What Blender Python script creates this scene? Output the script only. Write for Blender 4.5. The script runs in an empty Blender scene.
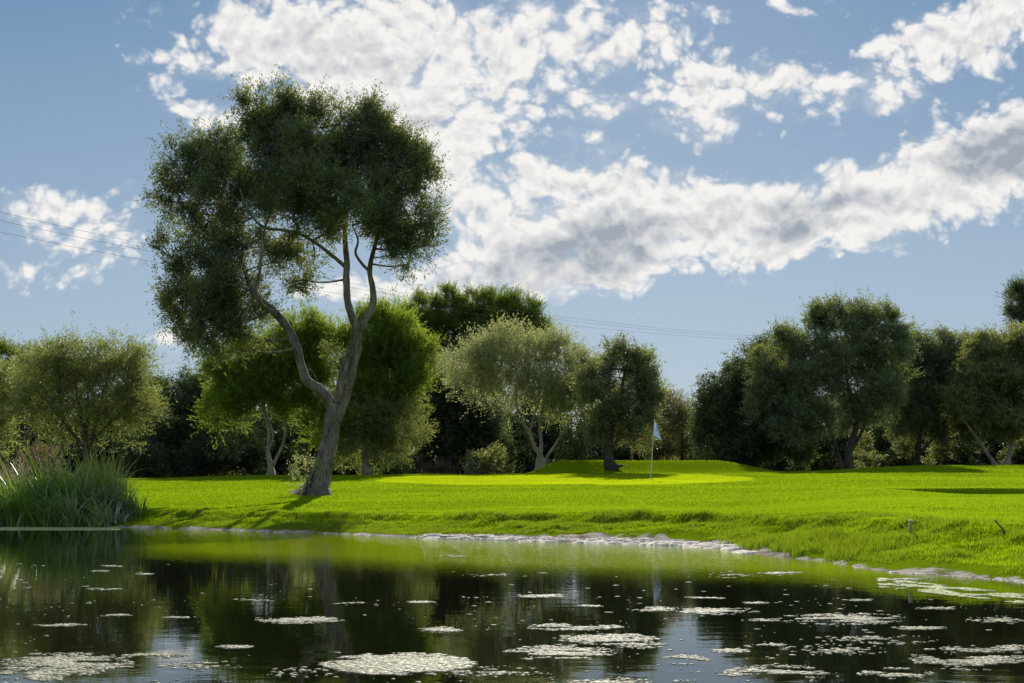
import bpy, math
import numpy as np
from mathutils import Vector
C = bpy.context.scene.collection
R = np.random.RandomState(7)
F, H0, CH = 1000.0, 497.0, 0.6           # focal length in px, eye-level row, eye height above the water

def W(px, py, D):                        # survey point: bearing/elevation read off the photo at distance D
    return np.array([(px-512)/F*D, D, CH+(H0-py)/F*D])

# ------------------------------------------------------------------ helpers
def meta(o, label=None, cat=None, group=None, kind=None):
    for k, v in (('label', label), ('category', cat), ('group', group), ('kind', kind)):
        if v: o[k] = v
    return o
def empty(name, loc, label, cat, group=None):
    o = bpy.data.objects.new(name, None); C.objects.link(o); o.location = loc
    o.empty_display_size = .2
    return meta(o, label, cat, group)
def mesh_np(name, V, Fa, mat, parent=None, tint=None, smooth=False, k=None):
    """V (n,3) world coords; Fa (m,k) int faces, or list of such arrays"""
    V = np.asarray(V, dtype=np.float64)
    if parent is not None: V = V - np.array(parent.location)
    Fs = Fa if isinstance(Fa, list) else [Fa]
    me = bpy.data.meshes.new(name)
    me.vertices.add(len(V)); me.vertices.foreach_set('co', V.astype(np.float32).ravel())
    idx = np.concatenate([f.ravel() for f in Fs]).astype(np.int32)
    tot = np.concatenate([np.full(len(f), f.shape[1]) for f in Fs])
    st = np.concatenate([[0], np.cumsum(tot)[:-1]]).astype(np.int32)
    me.loops.add(len(idx)); me.loops.foreach_set('vertex_index', idx)
    me.polygons.add(len(tot)); me.polygons.foreach_set('loop_start', st)
    if smooth: me.polygons.foreach_set('use_smooth', np.ones(len(tot), dtype=bool))
    me.update(calc_edges=True)
    if tint is not None:
        a = me.attributes.new('tint', 'FLOAT', 'POINT'); a.data.foreach_set('value', tint.astype(np.float32))
    me.materials.append(mat)
    o = bpy.data.objects.new(name, me); C.objects.link(o)
    if parent is not None: o.parent = parent
    return o

def _h(ix, iy, s):
    n = (ix*374761393 + iy*668265263 + s*1442695) & 0x7fffffff
    n = ((n ^ (n >> 13))*1274126177) & 0x7fffffff
    return ((n ^ (n >> 16)) & 0xffff)/65535.0
def vnoise(x, y, s=0):
    x = np.asarray(x, float); y = np.asarray(y, float)
    ix = np.floor(x).astype(np.int64); iy = np.floor(y).astype(np.int64); fx = x-ix; fy = y-iy
    fx = fx*fx*(3-2*fx); fy = fy*fy*(3-2*fy)
    return (_h(ix,iy,s)*(1-fx)+_h(ix+1,iy,s)*fx)*(1-fy)+(_h(ix,iy+1,s)*(1-fx)+_h(ix+1,iy+1,s)*fx)*fy
def fbm(x, y, o=4, s=0):
    r = 0; a = .5
    for i in range(o): r = r+a*vnoise(x*2**i, y*2**i, s+i*17); a *= .5
    return r/(1-.5**o)
def sm(x, a, b):
    t = np.clip((np.asarray(x, float)-a)/(b-a), 0, 1); return t*t*(3-2*t)

# ------------------------------------------------------------------ materials
def nt(name):
    m = bpy.data.materials.new(name); m.use_nodes = True; t = m.node_tree; t.nodes.clear()
    out = t.nodes.new('ShaderNodeOutputMaterial'); return m, t, out
def N(t, ty, **kw):
    n = t.nodes.new(ty)
    for k, v in kw.items():
        if k.startswith('_'): setattr(n, k[1:], v)
        else:
            key = int(k[1:]) if k[0] == 'i' and k[1:].isdigit() else k.replace('__', ' ')
            n.inputs[key].default_value = v
    return n
def rgba(c): return (c[0], c[1], c[2], 1)
def ramp(t, fac, stops):
    r = t.nodes.new('ShaderNodeValToRGB'); e = r.color_ramp.elements
    while len(e) < len(stops): e.new(.5)
    for i, (p, c) in enumerate(stops): e[i].position = p; e[i].color = rgba(c)
    t.links.new(fac, r.inputs[0]); return r.outputs[0]
def mixc(t, fac, a, b, mode='MIX'):
    m = t.nodes.new('ShaderNodeMix'); m.data_type = 'RGBA'; m.blend_type = mode
    for s, v in ((0, fac), (6, a), (7, b)):
        if hasattr(v, 'links'): t.links.new(v, m.inputs[s])
        elif isinstance(v, (int, float)): m.inputs[s].default_value = v
        else: m.inputs[s].default_value = rgba(v)
    return m.outputs[2]

def foliage(name, dark, light, trans, tf=.45, gl=.05, rough=.45, nsc=.7):
    m, t, out = nt(name)
    at = N(t, 'ShaderNodeAttribute', _attribute_name='tint')
    tc = N(t, 'ShaderNodeTexCoord'); nz = N(t, 'ShaderNodeTexNoise', Scale=nsc, Detail=4)
    t.links.new(tc.outputs['Object'], nz.inputs['Vector'])
    ad = N(t, 'ShaderNodeMath', _operation='MULTIPLY_ADD', i1=.9, i2=-.2)
    t.links.new(nz.outputs[0], ad.inputs[0])
    a2 = N(t, 'ShaderNodeMath', _operation='MULTIPLY_ADD', i1=.55); t.links.new(at.outputs['Fac'], a2.inputs[0]); t.links.new(ad.outputs[0], a2.inputs[2])
    col = ramp(t, a2.outputs[0], [(.15, dark), (.85, light)])
    tr = mixc(t, a2.outputs[0], tuple(x*.65 for x in trans), tuple(min(1, x*1.3) for x in trans))
    d = N(t, 'ShaderNodeBsdfDiffuse'); t.links.new(col, d.inputs[0])
    b = N(t, 'ShaderNodeBsdfTranslucent'); t.links.new(tr, b.inputs[0])
    g = N(t, 'ShaderNodeBsdfGlossy', Roughness=rough); g.inputs[0].default_value = (.8, .85, .8, 1)
    x1 = N(t, 'ShaderNodeMixShader', Fac=tf); t.links.new(d.outputs[0], x1.inputs[1]); t.links.new(b.outputs[0], x1.inputs[2])
    x2 = N(t, 'ShaderNodeMixShader', Fac=gl); t.links.new(x1.outputs[0], x2.inputs[1]); t.links.new(g.outputs[0], x2.inputs[2])
    t.links.new(x2.outputs[0], out.inputs[0]); return m

def bark(name, a, b, scale=6.0):
    m, t, out = nt(name)
    tc = N(t, 'ShaderNodeTexCoord'); mp = N(t, 'ShaderNodeMapping'); mp.inputs['Scale'].default_value = (1, 1, .22)
    t.links.new(tc.outputs['Object'], mp.inputs[0])
    n1 = N(t, 'ShaderNodeTexNoise', Scale=scale, Detail=8, Roughness=.65); t.links.new(mp.outputs[0], n1.inputs['Vector'])
    v = N(t, 'ShaderNodeTexVoronoi', Scale=scale*2.4, _feature='DISTANCE_TO_EDGE'); t.links.new(mp.outputs[0], v.inputs['Vector'])
    n2 = N(t, 'ShaderNodeTexNoise', Scale=1.3, Detail=3); t.links.new(tc.outputs['Object'], n2.inputs['Vector'])
    c = ramp(t, n1.outputs[0], [(.32, a), (.68, b)])
    c = mixc(t, ramp(t, n2.outputs[0], [(.5, (0, 0, 0)), (.7, (.6, .6, .6))]), c, tuple(x*.45 for x in a))
    mu = N(t, 'ShaderNodeMath', _operation='MULTIPLY_ADD', i1=.6); t.links.new(v.outputs[0], mu.inputs[0]); t.links.new(n1.outputs[0], mu.inputs[2])
    c = mixc(t, ramp(t, v.outputs[0], [(.0, (.7,.7,.7)), (.09, (0,0,0))]), c, tuple(x*.3 for x in a))
    bp = N(t, 'ShaderNodeBump', Strength=1.0, Distance=.10); t.links.new(mu.outputs[0], bp.inputs['Height'])
    p = N(t, 'ShaderNodeBsdfPrincipled', Roughness=.9); t.links.new(c, p.inputs['Base Color']); t.links.new(bp.outputs[0], p.inputs['Normal'])
    t.links.new(p.outputs[0], out.inputs[0]); return m
def plain(name, c1, c2, scale=20, rough=.7, bump=.002, trans=0, obj=True):
    m, t, out = nt(name)
    tc = N(t, 'ShaderNodeTexCoord'); n1 = N(t, 'ShaderNodeTexNoise', Scale=scale, Detail=6, Roughness=.6); t.links.new(tc.outputs['Object'], n1.inputs['Vector'])
    c = ramp(t, n1.outputs[0], [(.35, c1), (.65, c2)])
    bp = N(t, 'ShaderNodeBump', Strength=.8, Distance=bump); t.links.new(n1.outputs[0], bp.inputs['Height'])
    p = N(t, 'ShaderNodeBsdfPrincipled', Roughness=rough); t.links.new(c, p.inputs['Base Color']); t.links.new(bp.outputs[0], p.inputs['Normal'])
    if trans:
        b = N(t, 'ShaderNodeBsdfTranslucent'); t.links.new(c, b.inputs[0])
        x = N(t, 'ShaderNodeMixShader', Fac=trans); t.links.new(p.outputs[0], x.inputs[1]); t.links.new(b.outputs[0], x.inputs[2]); t.links.new(x.outputs[0], out.inputs[0])
    else: t.links.new(p.outputs[0], out.inputs[0])
    return m

M_main = foliage('olive_leaf_main', (.010,.024,.023), (.072,.100,.080), (.36,.41,.055), .34, .07, .5)
M_grey = foliage('olive_leaf_grey', (.014,.030,.025), (.14,.175,.12), (.40,.46,.09), .38, .09, .5)
M_dark = foliage('evergreen_leaf', (.008,.020,.012), (.065,.09,.05), (.20,.26,.05), .38, .07)
M_pine = foliage('pine_needle_bright', (.020,.042,.010), (.09,.135,.03), (.42,.54,.05), .48, .03)
M_pine2 = foliage('pine_needle_far', (.014,.034,.008), (.07,.11,.02), (.30,.40,.03), .48, .04)
M_gold = foliage('willow_leaf_gold', (.04,.055,.025), (.16,.175,.08), (.42,.46,.09), .48, .08)
M_pale = foliage('wild_olive_pale', (.06,.075,.04), (.25,.26,.14), (.56,.58,.18), .50, .12)
M_mid = foliage('olive_leaf_warm', (.028,.045,.024), (.13,.145,.065), (.40,.42,.08), .46, .10)
M_under = foliage('shade_tinted_understorey_leaf', (.006,.014,.008), (.045,.065,.03), (.08,.12,.02), .22, .03)  # near-black shade under the trees is put into this leaf colour
M_yel = foliage('sun_tinted_leaf_yellow', (.05,.065,.015), (.16,.17,.04), (.36,.38,.05), .5, .05)  # sunlight on the wild olive sprays, put into the leaf colour
M_brown = foliage('dry_leaf_brown', (.07,.05,.03), (.20,.15,.09), (.30,.22,.10), .45, .03)
M_reed = foliage('reed_blade', (.015,.05,.010), (.11,.20,.03), (.26,.42,.04), .46, .12, .3)
M_reed2 = foliage('reed_leaf_silver', (.05,.08,.04), (.20,.25,.12), (.34,.42,.12), .42, .2, .3)
M_plume = foliage('dry_plume', (.25,.17,.13), (.5,.38,.3), (.5,.36,.28), .5, .03)
M_grass = foliage('grass_blade', (.06,.105,.003), (.14,.21,.006), (.35,.52,.008), .58, .010, .4, .4)
M_rough = foliage('rough_grass_blade', (.05,.085,.006), (.16,.20,.02), (.30,.42,.012), .50, .02, .4)
M_bark = bark('bark_olive', (.07,.06,.05), (.38,.33,.28), 7)
M_barkd = bark('bark_dark', (.03,.025,.02), (.11,.09,.07), 6)
M_barkl = bark('bark_pale', (.20,.17,.14), (.46,.40,.34), 6)

# ------------------------------------------------------------------ terrain
shore_px = [(-420,523),(-200,524.5),(0,526),(100,527),(180,529),(260,531.5),(345,534.5),(430,538.5),(500,540),(560,541.5),(610,543),(660,545),(705,548),(742,551.5),(765,556),(820,561),(860,566),(900,571),(960,576),(1024,582),(1150,600),(1400,660)]
SH = [((px-512)/F*600/(py-H0), 600/(py-H0)) for px, py in shore_px]
SH = [(-60, 26), (-35, 24)] + SH + [(3.9,2.5),(3.2,1.6),(1.5,1.25),(-2,1.1),(-8,.6),(-20,-2),(-45,2),(-62,12)]   # the pond closes behind the viewer
SH = np.array(SH)
def shore_dist(x, y):                     # + on land, - in the pond
    x = np.asarray(x, float).ravel(); y = np.asarray(y, float).ravel()
    best = np.full(x.shape, 1e9); inside = np.zeros(x.shape, bool)
    n = len(SH)
    for i in range(n):
        a = SH[i]; b = SH[(i+1) % n]; d = b-a; L = d@d
        t = np.clip(((x-a[0])*d[0]+(y-a[1])*d[1])/L, 0, 1)
        best = np.minimum(best, np.hypot(x-a[0]-t*d[0], y-a[1]-t*d[1]))
        c = (a[1] > y) != (b[1] > y)
        with np.errstate(divide='ignore', invalid='ignore'):
            xi = (b[0]-a[0])*(y-a[1])/(b[1]-a[1])+a[0]
        inside ^= c & (x < xi)
    wob = (fbm(x*1.7, y*1.7, 4, 5)-.5)*.35+(fbm(x*.5, y*.5, 2, 9)-.5)*.3
    return np.where(inside, -best, best)+wob
TD = np.array([4, 8, 12, 16, 20, 27, 35, 42, 46, 60, 90])
TP = np.array([-300, 100, 317, 512, 700, 900, 1024, 1300])
TY = np.array([
 [640,565,545,528,516,499,489,483,481,482,486],
 [640,560,540,527,516,498,487,480,479,480,485],
 [640,550,530,521,512,495,484,476,475,477,483],
 [640,545,526,516,508,494,483,475,474,476,483],
 [630,538,521,512,505,493,482,475,474,476,483],
 [610,532,512,504,498,489,478,472,470,474,482],
 [610,532,512,504,498,488,478,472,470,474,482],
 [610,532,512,504,498,488,478,472,470,474,482]], float)
TZ = CH+(H0-TY)/F*TD[None, :]
def base_z(x, y):
    D = np.clip(y, 4, 90); p = np.clip(x/np.maximum(D, 1)*F+512, -300, 1299.9)
    def col(j): return np.interp(D, TD, TZ[j])
    j = np.clip(np.searchsorted(TP, p)-1, 0, len(TP)-2)
    cols = np.stack([col(k) for k in range(len(TP))])
    f = (p-TP[j])/(TP[j+1]-TP[j]); f = f*f*(3-2*f)
    ar = np.arange(len(p))
    return cols[j, ar]*(1-f)+cols[j+1, ar]*f
def ground(x, y):
    shp = np.shape(x); x = np.asarray(x, float).ravel(); y = np.asarray(y, float).ravel()
    s = shore_dist(x, y)
    b = base_z(x, y)
    b = np.where(y < 4, .35, b)
    st = sm(x, -1.6, 0)*(1-sm(x, 2.6, 2.9))*sm(y, 9, 10.5)          # flat crusted strip of shore in the middle
    s2 = np.maximum(s-.24*st, 0)
    land = b*(1-np.exp(-s2/1.15))+.16*np.minimum(np.maximum(s, 0), .24)*st
    # raised mound behind the putting green
    land += .70*np.exp(-((y-48.6)/1.5)**2)*sm(x, .4, 2.5)*(1-sm(x, 9.6, 14.0))
    land += .25*np.exp(-((y-47)/3)**2)*sm(x, 14, 20)
    # hollow with a steep far lip at the right
    lip = sm(x, 9.2, 11.6)
    land -= lip*.22*sm(y, 22.0, 26.2)*(1-sm(y, 26.25, 26.5))
    # bank roughness: small ledges and lumps close to the shore, softer swells on the lawn
    nr = np.exp(-np.maximum(s, 0)/1.5)
    land += (fbm(x*2.2, y*3.4, 4, 3)-.5)*(.34*nr*sm(s, .25, .8)+.012)
    land += (fbm(x*.25, y*.35, 2, 31)-.5)*.10*sm(s, 1, 4)
    ledge = sm(s+.5*(fbm(x*.8, y*.8, 3, 44)-.5), 1.15, 1.4)-sm(s, 1.4, 3.2)
    land += .10*ledge*sm(y, 8, 9.5)
    z = np.where(s > 0, land, np.maximum(s*.25, -.6)-.01)
    return z.reshape(shp)
def gz(x, y): return float(ground(np.array([x]), np.array([y]))[0])

def axis(segs):
    r = []
    for a, b, st in segs: r += list(np.arange(a, b, st))
    return np.array(r+[segs[-1][1]])
gx = axis([(-500,-100,50),(-100,-40,6),(-40,-14,1),(-14,-7,.25),(-7,7,.1),(7,14,.2),(14,40,.8),(40,100,6),(100,500,50)])
gy = axis([(-200,-20,20),(-20,0,2),(0,6,.5),(6,22,.09),(22,26,.2),(26,26.7,.06),(26.7,50,.25),(50,100,2),(100,500,40)])
X, Y = np.meshgrid(gx, gy); Z = ground(X, Y)
nx, ny = len(gx), len(gy)
ii = (np.arange(ny-1)[:, None]*nx+np.arange(nx-1)[None, :]).ravel()
quads = np.stack([ii, ii+1, ii+nx+1, ii+nx], 1)
S = shore_dist(X, Y)
# ground material
mg, t, out = nt('lawn_ground')
tc = N(t, 'ShaderNodeTexCoord')
at = N(t, 'ShaderNodeAttribute', _attribute_name='tint')            # metres from the waterline
n1 = N(t, 'ShaderNodeTexNoise', Scale=.45, Detail=5, Roughness=.6); n2 = N(t, 'ShaderNodeTexNoise', Scale=26, Detail=4, Roughness=.7); n3 = N(t, 'ShaderNodeTexNoise', Scale=4, Detail=4)
for n in (n1, n2, n3): t.links.new(tc.outputs['Object'], n.inputs['Vector'])
lawn = ramp(t, n1.outputs[0], [(.3, (.13,.20,.003)), (.7, (.19,.27,.005))])
lawn = mixc(t, ramp(t, n2.outputs[0], [(.35, (0,0,0)), (.65, (.7,.7,.7))]), lawn, (.10,.15,.004))
sep = N(t, 'ShaderNodeSeparateXYZ'); t.links.new(tc.outputs['Object'], sep.inputs[0])
# putting green: closely mown oval
mp = N(t, 'ShaderNodeMapping', _vector_type='TEXTURE'); mp.inputs['Location'].default_value = (2.0, 38.2, 0); mp.inputs['Scale'].default_value = (7.2, 5.6, 1e6)
t.links.new(tc.outputs['Object'], mp.inputs[0])
ln = N(t, 'ShaderNodeVectorMath', _operation='LENGTH'); t.links.new(mp.outputs[0], ln.inputs[0])
wv = N(t, 'ShaderNodeMath', _operation='MULTIPLY_ADD', i1=.12); t.links.new(n1.outputs[0], wv.inputs[0]); t.links.new(ln.outputs['Value'], wv.inputs[2])
gm = N(t, 'ShaderNodeMapRange', **{'From__Min': 1.08, 'From__Max': 1.02}); t.links.new(wv.outputs[0], gm.inputs[0])
lawn = mixc(t, gm.outputs[0], lawn, (.22,.32,.005))
# scrub floor beyond the fairway
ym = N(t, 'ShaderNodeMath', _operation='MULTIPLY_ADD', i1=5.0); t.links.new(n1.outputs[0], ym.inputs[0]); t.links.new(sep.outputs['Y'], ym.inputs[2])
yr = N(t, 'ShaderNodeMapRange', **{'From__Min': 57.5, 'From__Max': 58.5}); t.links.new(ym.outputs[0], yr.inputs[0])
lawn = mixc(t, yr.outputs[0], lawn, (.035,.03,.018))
# mud and dried weed at the waterline
mud = ramp(t, n3.outputs[0], [(.35, (.16,.13,.10)), (.60, (.48,.41,.35))])
sn = N(t, 'ShaderNodeMath', _operation='MULTIPLY_ADD', i1=-.5); t.links.new(n3.outputs[0], sn.inputs[0]); t.links.new(at.outputs['Fac'], sn.inputs[2])
sr = N(t, 'ShaderNodeMapRange', **{'From__Min': -.06, 'From__Max': -.13}); t.links.new(sn.outputs[0], sr.inputs[0])
col = mixc(t, sr.outputs[0], lawn, mud)
bp = N(t, 'ShaderNodeBump', Strength=.9, Distance=.03); t.links.new(n2.outputs[0], bp.inputs['Height'])
p = N(t, 'ShaderNodeBsdfPrincipled', Roughness=.95); p.inputs['Specular IOR Level'].default_value = 0
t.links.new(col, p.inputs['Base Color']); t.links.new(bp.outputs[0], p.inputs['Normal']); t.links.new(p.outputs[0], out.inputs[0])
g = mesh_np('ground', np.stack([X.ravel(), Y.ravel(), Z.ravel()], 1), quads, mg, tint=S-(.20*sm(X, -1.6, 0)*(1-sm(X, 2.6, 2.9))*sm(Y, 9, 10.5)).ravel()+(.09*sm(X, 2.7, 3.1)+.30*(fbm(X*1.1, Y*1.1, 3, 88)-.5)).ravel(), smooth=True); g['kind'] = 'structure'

# ------------------------------------------------------------------ pond water
wx = axis([(-64,-16,4),(-16,-6,.5),(-6,6,.25),(6,10,1)]); wy = axis([(-4,2,1),(2,22,.3),(22,27,1)])
WX, WY = np.meshgrid(wx, wy)
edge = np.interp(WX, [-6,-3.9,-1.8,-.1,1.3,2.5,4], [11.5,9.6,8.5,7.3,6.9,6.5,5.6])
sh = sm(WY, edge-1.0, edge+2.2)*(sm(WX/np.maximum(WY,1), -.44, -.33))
nxw, nyw = len(wx), len(wy); jj = (np.arange(nyw-1)[:, None]*nxw+np.arange(nxw-1)[None, :]).ravel()
mw, t, out = nt('pond_water')
tc = N(t, 'ShaderNodeTexCoord'); at = N(t, 'ShaderNodeAttribute', _attribute_name='tint')
nn = N(t, 'ShaderNodeTexNoise', Scale=1.2, Detail=4); t.links.new(tc.outputs['Object'], nn.inputs['Vector'])
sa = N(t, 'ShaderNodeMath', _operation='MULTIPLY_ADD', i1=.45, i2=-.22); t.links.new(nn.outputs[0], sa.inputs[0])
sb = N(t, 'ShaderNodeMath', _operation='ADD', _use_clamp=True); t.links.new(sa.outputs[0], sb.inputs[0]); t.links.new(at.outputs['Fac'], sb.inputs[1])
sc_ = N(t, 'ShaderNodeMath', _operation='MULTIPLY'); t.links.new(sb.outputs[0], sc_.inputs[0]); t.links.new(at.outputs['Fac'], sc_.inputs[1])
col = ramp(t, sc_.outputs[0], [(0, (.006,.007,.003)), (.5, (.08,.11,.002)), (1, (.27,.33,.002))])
mp = N(t, 'ShaderNodeMapping'); mp.inputs['Scale'].default_value = (1, 2.3, 1); t.links.new(tc.outputs['Object'], mp.inputs[0])
w1 = N(t, 'ShaderNodeTexNoise', Scale=3.2, Detail=3, Roughness=.5); w2 = N(t, 'ShaderNodeTexNoise', Scale=13, Detail=2, Roughness=.5)
for n in (w1, w2): t.links.new(mp.outputs[0], n.inputs['Vector'])
b1 = N(t, 'ShaderNodeBump', Strength=1, Distance=.0008); t.links.new(w1.outputs[0], b1.inputs['Height'])
rs = N(t, 'ShaderNodeMath', _operation='MULTIPLY_ADD', i1=1.0, i2=.05); t.links.new(at.outputs['Fac'], rs.inputs[0])
b2 = N(t, 'ShaderNodeBump', Distance=.0016); t.links.new(rs.outputs[0], b2.inputs['Strength']); t.links.new(w2.outputs[0], b2.inputs['Height']); t.links.new(b1.outputs[0], b2.inputs['Normal'])
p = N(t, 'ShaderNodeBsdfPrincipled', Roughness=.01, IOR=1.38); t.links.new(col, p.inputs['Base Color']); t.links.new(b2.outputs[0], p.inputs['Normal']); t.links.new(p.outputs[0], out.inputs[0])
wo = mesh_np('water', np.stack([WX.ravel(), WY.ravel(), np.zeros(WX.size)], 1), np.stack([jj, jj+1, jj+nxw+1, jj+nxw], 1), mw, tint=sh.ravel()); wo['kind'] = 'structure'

# ------------------------------------------------------------------ branches
def catmull(P, n):
    P = np.asarray(P, float); Q = np.vstack([2*P[0]-P[1], P, 2*P[-1]-P[-2]]); r = []
    for i in range(1, len(Q)-2):
        for tt in np.linspace(0, 1, n, endpoint=False):
            a, b, c, d = Q[i-1], Q[i], Q[i+1], Q[i+2]
            r.append(.5*((2*b)+(-a+c)*tt+(2*a-5*b+4*c-d)*tt**2+(-a+3*b-3*c+d)*tt**3))
    r.append(P[-1]); return np.array(r)
class Tubes:
    def __init__(s): s.V = []; s.Q = []; s.n = 0
    def add(s, P, rad, seg=8, sub=4, lump=.08, flare=None, seed=0):
        P = np.asarray(P, float); cp = catmull(np.column_stack([P, rad]), sub)
        P = cp[:, :3]; r = np.maximum(cp[:, 3], .002); n = len(P)
        T = np.gradient(P, axis=0); T /= np.linalg.norm(T, axis=1)[:, None]+1e-9
        ref = np.array([0.0, 1.0, 0.03]); A = np.cross(T, ref); A /= np.linalg.norm(A, axis=1)[:, None]+1e-9; B = np.cross(T, A)
        th = np.linspace(0, 2*np.pi, seg, endpoint=False)
        rr = r[:, None]*(1+lump*(vnoise(th[None, :]*1.6+seed*3.1+0*r[:, None], np.arange(n)[:, None]*.45+0*th[None, :], seed)-.5)*2)
        if flare:
            tt = np.linspace(0, 1, n)[:, None]; k = np.exp(-tt*flare[1])
            rr = rr*(1+flare[0]*k*(.55+.45*np.cos(th[None, :]*flare[2]+1+seed)))
            rr = rr*(1+.13*np.cos(th[None, :]*5+tt*4)+.30*k*np.cos(th[None, :]*7+2))
        V = P[:, None, :]+rr[..., None]*(np.cos(th)[None, :, None]*A[:, None, :]+np.sin(th)[None, :, None]*B[:, None, :])
        i = np.arange(n-1)[:, None]*seg; j = np.arange(seg)[None, :]; k = (j+1) % seg
        q = np.stack([i+j, i+k, i+seg+k, i+seg+j], -1).reshape(-1, 4)+s.n
        s.V.append(V.reshape(-1, 3)); s.Q.append(q); s.n += n*seg
    def build(s, name, mat, parent): return mesh_np(name, np.vstack(s.V), np.vstack(s.Q), mat, parent, smooth=True)

def unit(v): return v/(np.linalg.norm(v, axis=-1, keepdims=True)+1e-9)
def leaves(pos, dirn, L, Wd, tint):
    n = len(pos); L = np.broadcast_to(L, n)[:, None]; Wd = np.broadcast_to(Wd, n)[:, None]
    side = unit(np.cross(dirn, unit(R.normal(size=(n, 3)))))
    mid = pos+dirn*L*.45
    V = np.stack([pos, mid+side*Wd*.5, pos+dirn*L, mid-side*Wd*.5], 1).reshape(-1, 3)
    return V, np.arange(n*4).reshape(n, 4), np.repeat(tint, 4)

DENS = 4.0; NC = []
def foliage_cloud(blobs, clump_r, per_m3, twigs, lpt, L, Wd, up=.25, out=.8, jit=.5, fill=.45, stretch=1.0, droop=0, lobe=0):
    """blobs: (center, radii) world. returns V,F,tint, clump centres"""
    cc = []; oo = []
    for c, r in blobs:
        vol = 4/3*math.pi*r[0]*r[1]*r[2]; n = max(4, int(vol**.8*per_m3*DENS)); NC.append(n)
        if lobe:
            nl = max(5, int(3.4*np.mean(r)/.45)); ld_ = unit(R.normal(size=(nl, 3))); lr = .42+.58*R.rand(nl)
            lc = ld_*lr[:, None]; k = R.randint(nl, size=n); sz = (lobe*(.7+.6*R.rand(nl)))[k]
            d2 = unit(R.normal(size=(n, 3))); q = (.25+.75*R.rand(n))**(1/2.)
            pp = lc[k]+d2*(q*sz)[:, None]; core = R.rand(n) < .16; pp[core] = (R.normal(size=(core.sum(), 3))*.38)
            cc.append(c+pp*r*1.02); oo.append(unit(pp+d2*.5))
            continue
        d = unit(R.normal(size=(n, 3))); rad = (fill**3+(1-fill**3)*R.rand(n))**(1/3.)
        rad *= 1+.10*R.normal(size=n)
        cc.append(c+d*rad[:, None]*r); oo.append(d)
    cc = np.vstack(cc); oo = np.vstack(oo); n = len(cc)
    size = clump_r*(.6+.8*R.rand(n))
    ct = R.rand(n)
    # twigs
    td = unit(oo[:, None, :]*out+np.array([0, 0, up])+R.normal(size=(n, twigs, 3))*.75)
    ts = cc[:, None, :]+R.normal(size=(n, twigs, 3))*size[:, None, None]*.28
    tl = size[:, None]*(.6+.7*R.rand(n, twigs))*stretch
    tt = R.rand(n, twigs, lpt)**.8
    pos = ts[:, :, None, :]+td[:, :, None, :]*(tl[:, :, None]*tt)[..., None]+R.normal(size=(n, twigs, lpt, 3))*size[:, None, None, None]*.10
    if droop: pos[..., 2] -= droop*tt**2*tl[:, :, None]
    ld = unit(td[:, :, None, :]+R.normal(size=pos.shape)*jit)
    if droop: ld = unit(ld-np.array([0, 0, droop*.6]))
    m = n*twigs*lpt
    tint = np.clip((.55*np.repeat(ct, twigs*lpt)+.45*R.rand(m)), 0, 1)
    V, Fq, ti = leaves(pos.reshape(-1, 3), ld.reshape(-1, 3), L*(.7+.6*R.rand(m)), Wd*(.7+.6*R.rand(m)), tint)
    return V, Fq, ti, cc

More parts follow.
